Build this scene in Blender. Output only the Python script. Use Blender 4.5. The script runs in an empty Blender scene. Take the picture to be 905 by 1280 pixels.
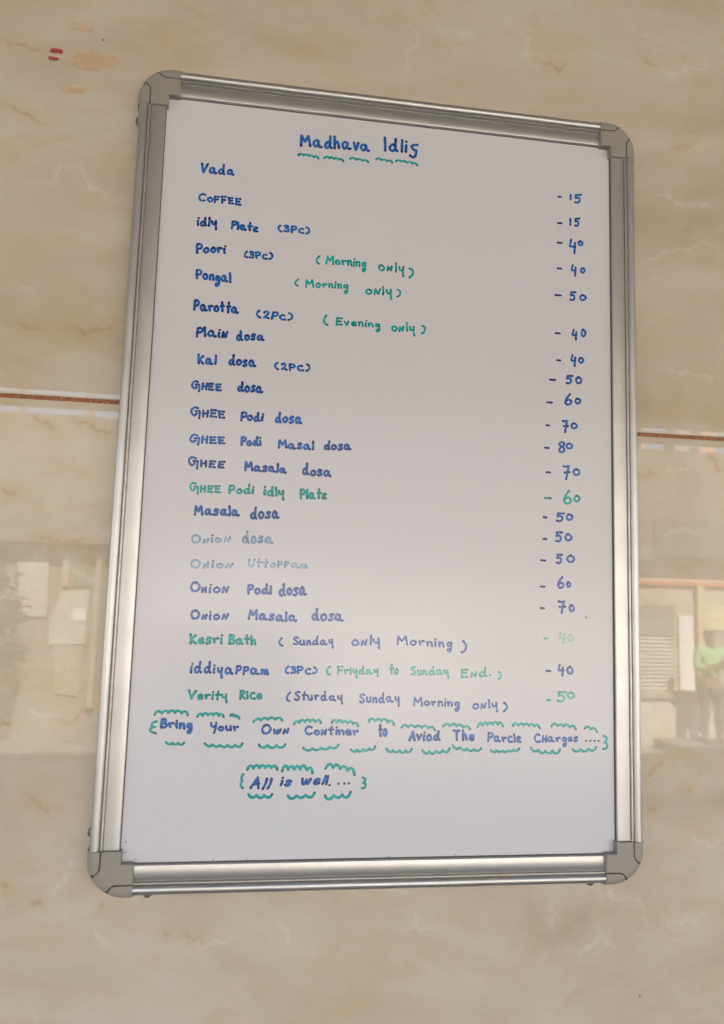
import bpy, bmesh, math, random
from mathutils import Vector, Matrix
random.seed(7)
R = math.radians
EXPOSURE = 2.55
TILT = R(0.82)
BOARD_R = .15
BOARD_IOR = 1.5
INK_R = .17
INK_IOR = 1.54
BEAM_Z = .800
scene = bpy.context.scene
COL = scene.collection

# ------------------------------------------------------------------ camera
# world: X right along the wall, -Y out of the wall towards the street, Z up; origin = centre of the board's face
cam_d = bpy.data.cameras.new('camera'); cam = bpy.data.objects.new('camera', cam_d); COL.objects.link(cam)
right = Vector((0.99030376, -0.13585464, 0.0290168))
up    = Vector((-0.04321882, -0.10278563, 0.99376418))
back  = Vector((-0.13202497, -0.98538248, -0.10766047))
cam.matrix_world = Matrix(((right.x, up.x, back.x, -0.13592586),
                           (right.y, up.y, back.y, -0.79511249),
                           (right.z, up.z, back.z, -0.13534107), (0, 0, 0, 1)))
cam_d.sensor_fit = 'HORIZONTAL'; cam_d.sensor_width = 36.0
cam_d.lens = 895.12 / 905 * 36.0
cam_d.clip_start = 0.01; cam_d.clip_end = 500
scene.camera = cam

# ------------------------------------------------------------------ light
SUN_EL, SUN_AZ = R(47), R(12)          # the sun stands behind our own building and lights the shops across the street
w = bpy.data.worlds.new('World'); scene.world = w; w.use_nodes = True
wn = w.node_tree.nodes; wl = w.node_tree.links
sky = wn.new('ShaderNodeTexSky'); sky.sky_type = 'NISHITA'; sky.sun_disc = False
sky.sun_elevation = SUN_EL; sky.sun_rotation = SUN_AZ
sky.dust_density = 2.0
wn['Background'].inputs[1].default_value = 0.15
wl.new(sky.outputs[0], wn['Background'].inputs[0])
sd = bpy.data.lights.new('sun', 'SUN'); sun = bpy.data.objects.new('sun', sd); COL.objects.link(sun)
sd.energy = 5.0; sd.angle = R(0.53); sd.color = (1.0, 0.95, 0.87)
sun_dir = Vector((math.sin(SUN_AZ)*math.cos(SUN_EL), math.cos(SUN_AZ)*math.cos(SUN_EL), math.sin(SUN_EL)))
sun.rotation_euler = sun_dir.to_track_quat('Z', 'Y').to_euler()
scene.view_settings.view_transform = 'Standard'; scene.view_settings.look = 'None'
scene.view_settings.gamma = 1.0; scene.view_settings.use_curve_mapping = False
scene.view_settings.exposure = EXPOSURE

# ------------------------------------------------------------------ where each line is written (board millimetres from the centre) and where veins run on the wall
WORDS = [["heading","Madhava Idlis","B",[["Madhava",-116.0,379.2,-31.9,383.0,17.0],["Idliʂ",-15.9,385.4,25.4,386.6,19.3]]],["menu_item","Vada","B",[["Vada",-228.9,334.1,-188.8,334.4,13.1]]],["menu_item","Coffee","B",[["Co~F~F~E~E",-229.3,299.9,-179.6,299.7,11.5]]],["menu_item","idly Plate (3Pc)","B",[["idly",-229.1,269.7,-205.9,271.5,12.4],["Platɛ",-190.8,269.7,-159.0,269.0,11.5],["(3Pc)",-137.5,272.1,-99.3,272.7,10.2]]],["menu_item","Poori (3Pc)","B",[["Poori",-228.3,237.2,-194.8,240.4,13.2],["(3Pc)",-174.8,237.1,-140.6,237.4,10.0]]],["note","(Morning only)","G",[["(",-92.2,237.1,-88.0,237.5,11.1],["Morning",-80.6,238.0,-32.6,239.0,12.1],["oиly",-18.5,235.6,12.8,236.3,12.7],[")",17.1,230.3,23.8,230.9,14.7]]],["menu_item","Pongal","B",[["Pongal",-226.7,207.4,-186.6,206.3,13.1]]],["note","(Morning only)","G",[["(",-115.7,208.2,-112.1,208.5,9.6],["Morning",-103.0,208.4,-52.8,210.5,10.5],["oиly",-33.5,205.8,-1.1,206.7,12.6],[")",3.7,205.7,8.1,206.0,11.2]]],["menu_item","Parotta (2Pc)","B",[["Parotta",-227.6,169.9,-176.6,170.4,14.0],["(2Pc)",-157.3,167.4,-115.6,166.9,10.3]]],["note","(Evening only)","G",[["(",-80.8,164.2,-75.7,164.7,13.3],["Evening",-66.6,166.1,-14.2,166.9,10.5],["oиly",-1.4,163.7,27.2,164.9,12.0],[")",33.9,163.3,37.7,163.6,12.6]]],["menu_item","Plain dosa","B",[["Plaiи",-223.5,140.0,-187.6,141.4,12.9],["dosa",-178.7,139.3,-146.2,140.7,12.6]]],["menu_item","Kal dosa (2Pc)","B",[["Kal",-219.5,108.9,-198.5,109.1,13.3],["dosa",-186.1,109.5,-154.2,109.8,13.8],["(2Pc)",-134.4,108.4,-93.3,108.7,10.2]]],["menu_item","GHEE dosa","B",[["G~H~E~E",-224.7,78.9,-190.9,80.0,11.8],["dosa",-174.6,79.9,-145.1,80.8,13.7]]],["menu_item","GHEE Podi dosa","B",[["G~H~E~E",-224.1,49.0,-185.5,48.9,11.7],["Podi",-169.7,47.0,-143.7,48.0,12.3],["dosa",-131.5,47.4,-99.7,48.0,13.7]]],["menu_item","GHEE Podi Masal dosa","B",[["G~H~E~E",-223.9,19.3,-184.1,20.0,11.6],["Podi",-168.2,18.9,-144.5,20.2,11.7],["Masal",-126.9,18.0,-85.8,18.9,11.8],["dosa",-75.6,19.0,-43.2,20.8,11.9]]],["menu_item","GHEE Masale dosa","B",[["G~H~E~E",-223.4,-6.6,-183.4,-7.6,11.6],["Masala",-162.6,-8.5,-115.3,-9.5,11.7],["dosa",-98.8,-10.5,-64.9,-11.0,13.6]]],["menu_item","GHEE Podi idly Plate","G",[["G~H~E~E",-220.4,-34.3,-186.3,-35.4,11.0],["Podi",-178.9,-35.5,-150.6,-34.4,11.1],["idly",-140.3,-35.5,-116.9,-36.2,12.5],["Platɛ",-100.4,-37.6,-69.1,-36.7,12.6]]],["menu_item","Masala dosa","B",[["Masala",-214.5,-60.5,-164.7,-59.9,12.7],["dosa",-154.0,-62.3,-120.8,-60.9,15.1]]],["menu_item","Onion dosa","b",[["O~иioи",-215.8,-91.1,-173.6,-88.7,10.4],["dosa",-161.5,-89.5,-126.9,-88.2,14.1]]],["menu_item","Onion Uttoppam","b",[["O~Nioи",-215.1,-118.0,-169.7,-116.9,10.4],["Utto~P~Pam",-154.2,-115.1,-87.8,-114.3,10.0]]],["menu_item","Onion Podi dosa","c",[["O~иioи",-214.3,-143.8,-172.6,-144.3,12.0],["Podi",-153.3,-145.1,-126.1,-143.9,13.0],["dosa",-119.0,-145.4,-87.9,-144.6,15.7]]],["menu_item","Onion Masale dosa","c",[["O~иioи",-212.7,-172.8,-171.6,-173.1,11.9],["Masala",-151.6,-172.2,-97.2,-173.2,12.0],["dosa",-82.1,-171.1,-46.2,-171.1,13.9]]],["menu_item","Kesri Bath","G",[["Kesri",-212.1,-199.9,-176.8,-198.4,12.7],["Bath",-171.0,-198.7,-140.5,-199.0,11.5]]],["note","(Sunday only Morning)","c",[["(",-116.9,-200.1,-111.8,-200.0,11.2],["Sunday",-101.5,-198.7,-56.3,-197.0,10.3],["oиly",-37.0,-198.0,-4.3,-196.5,12.2],["Morning",14.0,-196.2,77.5,-197.7,11.0],[")",87.2,-203.7,93.9,-203.6,15.1]]],["menu_item","iddiyappam (3Pc)","B",[["iddiya~P~Pam",-209.7,-229.3,-125.6,-231.2,12.6],["(3Pc)",-109.5,-229.3,-73.2,-229.2,9.8]]],["note","(Friyday to Sunday End.)","g",[["(",-64.2,-230.4,-59.1,-230.3,12.0],["Friyday",-52.0,-229.4,-5.3,-227.9,10.3],["to",5.8,-228.6,17.2,-227.6,11.7],["Sunday",29.8,-228.8,74.2,-228.2,10.5],["Eиd.",87.6,-230.7,122.5,-228.9,11.0],[")",130.5,-232.1,136.7,-232.0,10.6]]],["menu_item","Verity Rice","G",[["Verity",-211.1,-257.3,-168.4,-257.4,10.8],["Rice",-156.6,-256.4,-131.3,-257.1,10.9]]],["note","(Sturday Sunday Morning only)","c",[["(",-106.9,-258.6,-102.5,-258.6,11.4],["Sturday",-97.7,-257.2,-44.3,-257.6,11.0],["Sunday",-26.5,-259.2,19.0,-258.8,11.2],["Morning",33.6,-261.8,86.8,-263.1,10.8],["oиly",101.2,-265.2,131.3,-263.7,11.4],[")",136.9,-267.9,141.1,-267.8,12.1]]],["footer","{Bring your Own Continer to Aviod The Parcle Charges....}","B",[["Bring",-237.6,-287.2,-203.4,-287.9,11.5],["Your",-185.7,-289.5,-154.6,-290.3,9.9],["O~w~и",-131.8,-293.1,-101.8,-293.1,11.7],["Coиtiner",-85.4,-293.9,-25.5,-294.2,10.5],["to",-4.6,-295.0,6.4,-295.0,14.5],["Aviod",29.3,-300.1,65.7,-299.6,12.0],["The",79.4,-299.2,105.1,-300.0,12.1],["Parclɛ",118.9,-300.9,159.4,-301.7,11.3],["C~Harges",173.5,-301.3,226.6,-300.8,10.5]]],["footer","{All is well....}","B",[["All",-141.3,-349.7,-120.2,-350.3,14.0],["is",-109.5,-346.7,-97.1,-347.6,11.6],["well",-87.7,-346.0,-57.9,-346.2,11.6]]]]
PRICES = [["B",[202.7,351.8,206.0,351.8],[["1",217.1,348.3,218.8,348.5,9.2],["5",222.8,344.9,233.6,346.1,12.7]]],["B",[201.7,317.7,206.8,317.8],[["1",216.7,315.4,218.2,315.5,10.7],["5",222.7,314.7,231.0,315.6,12.1]]],["B",[201.7,292.4,206.8,292.5],[["4",216.0,278.8,225.8,279.7,20.3],["0",227.4,290.2,234.9,290.9,7.9]]],["B",[201.7,259.6,206.3,259.7],[["4",218.4,250.5,226.2,251.2,16.3],["0",230.3,255.6,237.5,256.3,8.2]]],["B",[198.9,225.5,205.7,225.7],[["5",216.5,219.6,225.9,220.4,12.4],["0",229.2,220.5,238.8,221.3,9.1]]],["B",[199.1,177.9,204.5,178.0],[["4",219.2,170.0,226.9,170.6,15.0],["0",230.8,175.1,238.1,175.7,11.3]]],["B",[201.0,144.6,205.1,144.5],[["4",217.7,137.2,225.3,137.7,16.3],["0",227.4,142.3,235.2,142.8,8.5]]],["B",[191.9,120.0,198.6,120.1],[["5",211.4,115.5,221.7,116.2,11.9],["0",223.7,116.4,232.6,117.0,10.3]]],["B",[188.5,92.1,194.8,92.1],[["6",209.9,89.5,220.2,90.2,15.2],["0",222.6,91.5,231.2,92.1,8.8]]],["B",[187.7,64.4,191.1,64.2],[["7",206.6,55.6,215.8,56.1,16.8],["0",217.5,61.1,226.8,61.7,8.7]]],["B",[185.8,37.2,190.4,37.1],[["8",202.6,32.0,211.2,32.5,14.4],["0",211.5,36.4,221.0,36.9,8.7]]],["B",[187.8,7.9,192.5,7.8],[["7",207.5,-0.7,217.8,-0.2,18.6],["0",220.0,4.9,230.0,5.4,9.9]]],["G",[185.9,-22.6,193.5,-22.6],[["6",208.0,-29.2,219.2,-28.7,17.5],["0",221.0,-26.2,229.9,-25.8,9.5]]],["B",[184.2,-45.2,188.0,-45.4],[["5",199.1,-50.5,210.8,-50.0,11.7],["0",211.4,-48.4,220.9,-48.0,9.1]]],["B",[184.0,-70.5,187.9,-70.7],[["5",198.1,-74.2,208.3,-73.8,13.1],["0",209.8,-72.8,219.8,-72.5,10.3]]],["B",[181.6,-95.6,186.5,-95.8],[["5",199.1,-99.6,208.4,-99.3,12.4],["0",212.3,-97.9,223.0,-97.6,10.4]]],["c",[181.2,-125.7,185.8,-126.0],[["6",200.8,-127.9,210.3,-127.6,14.8],["0",211.7,-126.7,218.1,-126.5,8.5]]],["c",[181.1,-150.5,185.1,-150.7],[["7",201.1,-156.8,212.2,-156.5,16.0],["0",214.7,-154.6,222.4,-154.4,9.7]]],["h",[185.5,-184.7,189.6,-185.0],[["4",202.5,-191.5,211.1,-191.3,15.1],["0",213.1,-188.7,221.3,-188.6,9.8]]],["c",[188.1,-221.3,192.7,-221.6],[["4",201.0,-227.8,209.7,-227.7,14.5],["0",211.8,-225.5,220.7,-225.4,10.4]]],["g",[189.1,-253.8,192.7,-254.1],[["5",200.1,-256.5,212.7,-256.4,12.9],["0",212.5,-253.2,222.5,-253.1,9.5]]]]
SCALLOPS = {"heading":[[-117.0,369.1,-93.4,367.8,3.8,4,1],[-86.5,369.1,-64.0,367.7,3.8,4,1],[-56.0,371.6,-34.0,370.1,3.8,3,1],[-24.6,374.7,-5.5,372.9,3.8,3,1],[-0.7,374.9,25.2,372.8,3.8,4,1]],"f1":[[-243.3,-272.4,-209.1,-272.2,5.7,5,1],[-199.2,-274.2,-171.7,-274.1,4.8,5,1],[-164.7,-273.2,-155.3,-275.7,3.8,3,1],[-140.0,-279.4,-109.3,-277.5,4.8,4,1],[-96.7,-281.7,-67.7,-279.9,5.2,5,1],[-55.7,-279.8,-26.8,-283.1,4.8,5,1],[-15.1,-278.8,13.0,-281.3,5.7,4,1],[21.3,-284.7,59.4,-287.1,4.8,5,1],[68.1,-283.2,99.2,-286.1,4.8,4,1],[107.8,-283.5,137.0,-282.5,5.7,5,1],[148.6,-282.5,180.4,-284.5,4.8,5,1],[194.1,-282.7,223.3,-285.7,4.8,4,1],[233.5,-284.8,248.4,-288.3,5.2,2,1],[-230.1,-301.1,-211.6,-301.9,3.8,3,-1],[-190.0,-302.3,-150.7,-302.7,4.8,5,-1],[-133.4,-303.5,-105.1,-303.5,5.7,3,-1],[-85.8,-306.9,-47.5,-303.9,4.8,4,-1],[-34.1,-308.6,-7.3,-305.6,4.3,4,-1],[5.4,-307.8,33.7,-308.6,4.8,4,-1],[45.4,-309.5,76.5,-307.8,5.2,4,-1],[79.7,-304.3,111.8,-307.8,4.8,4,-1],[123.5,-309.5,156.3,-307.8,3.8,5,-1],[170.0,-306.9,204.2,-309.2,5.7,4,-1],[219.5,-308.7,247.3,-306.5,5.2,3,-1]],"f2":[[-144.5,-328.8,-112.6,-328.5,5.7,5,1],[-107.5,-330.6,-74.7,-332.0,7.6,5,1],[-60.9,-327.9,-29.3,-333.9,7.6,4,1],[-141.9,-354.7,-117.1,-355.3,5.7,3,-1],[-100.1,-356.7,-72.0,-354.4,5.7,3,-1],[-60.3,-357.0,-32.6,-353.9,6.6,3,-1]]}
DOTS = {"f1":[[235.4,-299.0],[240.6,-299.0],[245.6,-299.0],[250.4,-299.0]],"f2":[[-55.9,-345.7],[-46.4,-344.3],[-39.8,-344.1],[-35.1,-343.9]]}
BRACES = {"f1":[["{",-247.7,-293.0,-239.6,-292.9,14.7],["}",254.6,-309.1,261.9,-309.1,17.0]],"f2":[["{",-151.5,-349.3,-146.9,-349.4,16.9],["}",-21.9,-350.3,-15.7,-350.4,13.6]]}
VEINS = {"orange":[[[-462.0,477.0],[-433.0,474.0],[-409.0,474.0]],[[-453.0,398.0],[-429.0,390.0],[-415.0,384.0],[-400.0,381.0]],[[-369.0,153.0],[-352.0,145.0],[-335.0,143.0],[-315.0,154.0],[-306.0,159.0]],[[-419.0,147.0],[-402.0,142.0],[-389.0,141.0]],[[-398.0,44.0],[-378.0,38.0],[-369.0,28.0]],[[-353.0,40.0],[-345.0,36.0],[-330.0,37.0],[-315.0,28.0],[-303.0,32.0]],[[-422.0,-37.0],[-413.0,-42.0],[-401.0,-41.0]],[[-388.0,-88.0],[-369.0,-88.0],[-357.0,-94.0],[-336.0,-89.0],[-322.0,-95.0]],[[-402.0,-286.0],[-390.0,-287.0]],[[-352.0,-286.0],[-328.0,-285.0],[-318.0,-269.0],[-304.0,-266.0]],[[-374.0,-359.0],[-362.0,-364.0],[-354.0,-372.0],[-330.0,-371.0]],[[-389.0,-446.0],[-381.0,-449.0]],[[-289.0,-467.0],[-286.0,-472.0]],[[-224.0,-497.0],[-217.0,-501.0]],[[-207.0,-502.0],[-194.0,-504.0],[-182.0,-502.0]],[[310.0,-339.0],[326.0,-333.0],[346.0,-331.0]],[[319.0,-376.0],[321.0,-380.0],[330.0,-379.0]],[[367.0,-357.0],[373.0,-360.0]],[[178.0,536.0],[191.0,533.0],[216.0,539.0]],[[318.0,564.0],[326.0,554.0],[340.0,548.0]],[[307.0,2.0],[324.0,13.0],[339.0,20.0]],[[-357.0,-467.0],[-345.0,-466.0]],[[407.0,52.0],[412.0,37.0],[417.0,25.0],[425.0,21.0]],[[359.0,440.0],[375.0,444.0],[388.0,442.0]]],"white":[[[-432.0,312.0],[-426.0,305.0],[-406.0,312.0],[-389.0,317.0],[-385.0,333.0],[-368.0,337.0],[-359.0,330.0],[-354.0,318.0],[-351.0,310.0],[-337.0,307.0],[-330.0,300.0],[-305.0,299.0]],[[-420.0,190.0],[-409.0,188.0],[-400.0,182.0]],[[-362.0,-105.0],[-345.0,-124.0],[-324.0,-131.0],[-305.0,-127.0]],[[-377.0,-271.0],[-363.0,-277.0],[-342.0,-277.0]],[[-211.0,-500.0],[-190.0,-504.0],[-165.0,-510.0],[-144.0,-508.0]],[[-298.0,-492.0],[-285.0,-503.0],[-275.0,-513.0]],[[229.0,-466.0],[247.0,-462.0],[272.0,-467.0],[301.0,-480.0],[312.0,-495.0],[311.0,-514.0],[301.0,-529.0]],[[340.0,-515.0],[350.0,-504.0],[373.0,-507.0],[394.0,-501.0]],[[218.0,-529.0],[236.0,-533.0],[244.0,-529.0],[273.0,-528.0],[287.0,-531.0]],[[318.0,564.0],[326.0,554.0],[340.0,548.0],[362.0,542.0],[377.0,546.0],[411.0,562.0],[435.0,570.0]],[[321.0,435.0],[338.0,445.0],[353.0,441.0],[397.0,448.0],[432.0,463.0]],[[311.0,285.0],[336.0,290.0],[366.0,307.0],[394.0,315.0],[413.0,316.0],[433.0,303.0]],[[323.0,145.0],[341.0,147.0],[363.0,145.0],[391.0,144.0],[409.0,138.0],[429.0,153.0]],[[339.0,20.0],[367.0,23.0],[388.0,33.0]],[[313.0,360.0],[341.0,377.0],[373.0,366.0],[407.0,369.0],[435.0,370.0]],[[3.0,556.0],[24.0,538.0],[12.0,509.0],[5.0,487.0]],[[44.0,560.0],[64.0,560.0],[95.0,566.0]],[[331.0,-55.0],[350.0,-56.0],[365.0,-51.0],[384.0,-55.0],[397.0,-48.0]],[[-317.0,-411.0],[-324.0,-435.0],[-334.0,-451.0],[-341.0,-466.0]],[[202.0,-471.0],[200.0,-498.0],[206.0,-515.0]],[[10.0,-501.0],[46.0,-493.0],[82.0,-507.0]],[[-120.0,-488.0],[-94.0,-501.0],[-100.0,-521.0]],[[148.0,577.0],[169.0,567.0],[158.0,540.0],[201.0,524.0]],[[368.0,-406.0],[388.0,-417.0],[413.0,-414.0]]]}

# ------------------------------------------------------------------ helpers
def link(o, parent=None):
    COL.objects.link(o)
    if parent: o.parent = parent
    return o
def mesh_obj(name, bm, m, parent=None, smooth=False, kind=None, label=None):
    me = bpy.data.meshes.new(name); bm.to_mesh(me); bm.free()
    o = bpy.data.objects.new(name, me); link(o, parent)
    if m: me.materials.append(m)
    if smooth:
        for p in me.polygons: p.use_smooth = True
    if kind: o['kind'] = kind
    if label: o['label'] = label
    return o
def empty(name, loc=(0, 0, 0), kind=None, label=None, cat=None, group=None):
    o = bpy.data.objects.new(name, None); link(o); o.location = loc; o.empty_display_size = .05
    return tag(o, label, cat, group, kind)
def tag(o, label=None, cat=None, group=None, kind=None):
    if label: o['label'] = label
    if cat: o['category'] = cat
    if group: o['group'] = group
    if kind: o['kind'] = kind
    return o
def box(bm, x0, x1, y0, y1, z0, z1, bev=0.0):
    r = bmesh.ops.create_cube(bm, size=1.0)
    vs = r['verts']
    for v in vs:
        v.co = Vector(((x0+x1)/2 + v.co.x*(x1-x0), (y0+y1)/2 + v.co.y*(y1-y0), (z0+z1)/2 + v.co.z*(z1-z0)))
    if bev > 0:
        es = list({e for v in vs for e in v.link_edges})
        bmesh.ops.bevel(bm, geom=es, offset=bev, segments=2, affect='EDGES', profile=0.6)
def nbox(name, m, parent, *a, bev=0.0, **k):
    bm = bmesh.new(); box(bm, *a, bev=bev); return mesh_obj(name, bm, m, parent, **k)

# ------------------------------------------------------------------ materials
class NT:
    def __init__(s, name):
        s.m = bpy.data.materials.new(name); s.m.use_nodes = True
        s.n = s.m.node_tree.nodes; s.l = s.m.node_tree.links
        s.b = s.n['Principled BSDF']; s.tc = s.n.new('ShaderNodeTexCoord')
    def set(s, **k):
        for a, v in k.items():
            s.b.inputs[a.replace('_', ' ')].default_value = v
        return s
    def mapping(s, scale=(1, 1, 1), src='Object', rot=(0, 0, 0), loc=(0, 0, 0)):
        mp = s.n.new('ShaderNodeMapping'); mp.inputs['Scale'].default_value = scale; mp.inputs['Rotation'].default_value = rot
        mp.inputs['Location'].default_value = loc
        s.l.new(s.tc.outputs[src], mp.inputs[0]); return mp.outputs[0]
    def noise(s, vec, scale=5, detail=4, rough=.5, dist=0.0):
        t = s.n.new('ShaderNodeTexNoise'); t.inputs['Scale'].default_value = scale
        t.inputs['Detail'].default_value = detail; t.inputs['Roughness'].default_value = rough; t.inputs['Distortion'].default_value = dist
        s.l.new(vec, t.inputs['Vector']); return t.outputs['Fac']
    def ramp(s, fac, stops, interp='LINEAR'):
        r = s.n.new('ShaderNodeValToRGB'); cr = r.color_ramp; cr.interpolation = interp
        while len(cr.elements) < len(stops): cr.elements.new(.5)
        for e, (p, c) in zip(cr.elements, stops):
            e.position = p; e.color = (c, c, c, 1) if isinstance(c, (int, float)) else (*c, 1)
        s.l.new(fac, r.inputs[0]); return r.outputs[0]
    def mix(s, fac, a, b, mode='MIX'):
        t = s.n.new('ShaderNodeMix'); t.data_type = 'RGBA'; t.blend_type = mode
        for i, v in ((0, fac), (6, a), (7, b)):
            if isinstance(v, (int, float)): t.inputs[i].default_value = v
            elif isinstance(v, tuple): t.inputs[i].default_value = (*v, 1)
            else: s.l.new(v, t.inputs[i])
        return t.outputs[2]
    def math(s, op, a, b=None, c=None):
        t = s.n.new('ShaderNodeMath'); t.operation = op
        for i, v in enumerate((a, b, c)):
            if v is None: continue
            if isinstance(v, (int, float)): t.inputs[i].default_value = v
            else: s.l.new(v, t.inputs[i])
        return t.outputs[0]
    def bump(s, h, strength=.1, dist=.001):
        b = s.n.new('ShaderNodeBump'); b.inputs['Strength'].default_value = strength; b.inputs['Distance'].default_value = dist
        s.l.new(h, b.inputs['Height']); s.l.new(b.outputs[0], s.b.inputs['Normal'])
    def to(s, sock, name): s.l.new(sock, s.b.inputs[name]); return s
    def attr(s, name):
        a = s.n.new('ShaderNodeAttribute'); a.attribute_name = name; return a
    def obj_random(s):
        i = s.n.new('ShaderNodeObjectInfo'); return i.outputs['Random']

def plain(name, col, rough=.6, var=.12, scale=6, metallic=0.0, spec=.5):
    t = NT(name); v = t.mapping()
    f = t.noise(v, scale, 5, .6)
    c = t.mix(f, tuple(x*(1-var) for x in col), tuple(min(1, x*(1+var)) for x in col))
    t.to(c, 'Base Color').set(Roughness=rough, Metallic=metallic); t.b.inputs['Specular IOR Level'].default_value = spec
    return t.m

def marble():
    t = NT('polished_marble_tile')
    v = t.mapping((1, 1, 1), 'Generated') if False else t.mapping((1, 1, 1))
    big = t.noise(t.mapping((2.2, 1, 4.2), rot=(0, R(10), 0)), 1.3, 5, .6, 1.2)
    c = t.ramp(big, [(.30, (.450, .380, .282)), (.45, (.525, .458, .360)), (.60, (.575, .522, .432)), (.78, (.490, .424, .320))])
    cloud = t.noise(t.mapping((3, 1, 4.2), rot=(0, R(-14), 0), loc=(3, 1, 7)), 3.2, 6, .62, .6)
    c = t.mix(t.ramp(cloud, [(.47, 0.0), (.72, .42)]), c, (.635, .58, .505))
    warm = t.noise(t.mapping((2.4, 1, 4), loc=(9, 2, 4)), 4.4, 6, .66, .9)
    c = t.mix(t.ramp(warm, [(.52, 0.0), (.68, .60)]), c, (.525, .415, .262))
    fine = t.noise(t.mapping((12, 1, 20), rot=(0, R(8), 0)), 6, 6, .7, 1.2)
    c = t.mix(t.ramp(fine, [(.3, 0.0), (.8, .10)]), c, (.41, .33, .24))
    # hair-thin random veins: ridge of a warped noise, broken up by a second one
    n1 = t.noise(t.mapping((1.4, 1, 3.4), rot=(0, R(14), 0)), 1.9, 7, .62, 2.2)
    ridge = t.math('ABSOLUTE', t.math('SUBTRACT', n1, .5))
    rm = t.ramp(ridge, [(0.0, 1.0), (.007, 0.0)])
    brk = t.ramp(t.noise(v, 9, 4, .6), [(.50, 0.0), (.66, .35)])
    c = t.mix(t.math('MULTIPLY', rm, brk), c, (.48, .33, .19))
    n2 = t.noise(t.mapping((1.7, 1, 2.6), rot=(0, R(-20), 0), loc=(4, 0, 2)), 2.4, 5, .6, 1.8)
    ridge2 = t.math('ABSOLUTE', t.math('SUBTRACT', n2, .5))
    rm2 = t.ramp(ridge2, [(0.0, 1.0), (.010, 0.0)])
    brk2 = t.ramp(t.noise(t.mapping(loc=(5, 5, 5)), 7, 4, .6), [(.50, 0.0), (.66, .30)])
    c = t.mix(t.math('MULTIPLY', rm2, brk2), c, (.68, .63, .55))
    # the larger veins: the mesh carries the distance to each one (x: rusty, y: pale, z: soft warm cloud)
    at = t.attr('veins'); sep = t.n.new('ShaderNodeSeparateXYZ'); t.l.new(at.outputs['Vector'], sep.inputs[0])
    wig = t.math('MULTIPLY', t.math('SUBTRACT', t.noise(v, 85, 8, .74), .5), .0095)
    brk3 = t.ramp(t.noise(t.mapping(loc=(1, 3, 2)), 75, 6, .75), [(.34, 0.1), (.52, 1.0)])
    soft = t.ramp(t.math('ADD', sep.outputs[1], t.math('MULTIPLY', wig, 2.0)), [(0.0, .16), (.016, 0.0)])
    c = t.mix(soft, c, (.62, .585, .50))
    dw = t.math('ADD', sep.outputs[1], wig)
    c = t.mix(t.math('MULTIPLY', t.ramp(dw, [(.0000, .32), (.0018, 0.0)]), brk3), c, (.74, .70, .62))
    so = t.ramp(t.math('ADD', sep.outputs[0], t.math('MULTIPLY', wig, 1.5)), [(0.0, .34), (.014, 0.0)])
    c = t.mix(so, c, (.50, .36, .20))
    do = t.math('ADD', sep.outputs[0], wig)
    c = t.mix(t.math('MULTIPLY', t.ramp(do, [(.0000, .50), (.0016, 0.0)]), brk3), c, (.42, .255, .13))
    grain = t.noise(v, 650, 2, .6); c = t.mix(t.ramp(grain, [(.35, .12), (.65, 0.0)]), c, (.34, .28, .20))
    # pin-prick specks
    vo = t.n.new('ShaderNodeTexVoronoi'); vo.inputs['Scale'].default_value = 26; t.l.new(v, vo.inputs['Vector'])
    sp = t.ramp(vo.outputs['Distance'], [(0.0, 1.0), (.035, .9), (.05, 0.0)])
    sel = t.n.new('ShaderNodeSeparateColor'); t.l.new(vo.outputs['Color'], sel.inputs[0])
    keep = t.ramp(sel.outputs[0], [(.86, 0.0), (.88, .75)])
    c = t.mix(t.math('MULTIPLY', sp, keep), c, (.20, .12, .06))
    t.to(c, 'Base Color')
    dust = t.noise(t.mapping((1, 1, 1), loc=(2, 2, 2)), 14, 6, .7)
    t.to(t.ramp(dust, [(.30, .012), (.80, .038)]), 'Roughness')
    t.b.inputs['IOR'].default_value = 1.56
    wob = t.noise(t.mapping((1, 1, 1)), 5.5, 1, .4)
    t.bump(wob, .07, .0012)
    return t.m

def smear_mat(name, col, thr, sc=(60, 60, 160), amax=.8):
    t = NT(name)
    uv = t.n.new('ShaderNodeUVMap'); sx = t.n.new('ShaderNodeSeparateXYZ'); t.l.new(uv.outputs[0], sx.inputs[0])
    ex = t.ramp(t.math('ABSOLUTE', t.math('SUBTRACT', sx.outputs[0], .5)), [(.26, 0.0), (.5, .6)])
    ey = t.ramp(t.math('ABSOLUTE', t.math('SUBTRACT', sx.outputs[1], .5)), [(.20, 0.0), (.5, .6)])
    n = t.noise(t.mapping(sc, rot=(0, R(6), 0)), 1.0, 6, .68)
    f = t.math('SUBTRACT', t.math('SUBTRACT', n, ex), ey)
    t.set(Base_Color=(*col, 1), Roughness=.45)
    t.to(t.ramp(f, [(thr, 0.0), (thr+.14, amax)]), 'Alpha'); return t.m

def grout_mat():
    t = NT('glitter_grout'); v = t.mapping()
    n = t.noise(v, 900, 3, .8); n2 = t.noise(t.mapping(loc=(3, 3, 3)), 520, 2, .7)
    c = t.ramp(n, [(.32, (.075, .022, .008)), (.48, (.21, .07, .025)), (.58, (.42, .17, .06)), (.70, (.80, .45, .20))])
    c = t.mix(t.ramp(n2, [(.60, 0.0), (.68, .8)]), c, (.03, .012, .008))
    t.to(c, 'Base Color').set(Roughness=.45); t.bump(n, .5, .0006); return t.m

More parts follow.
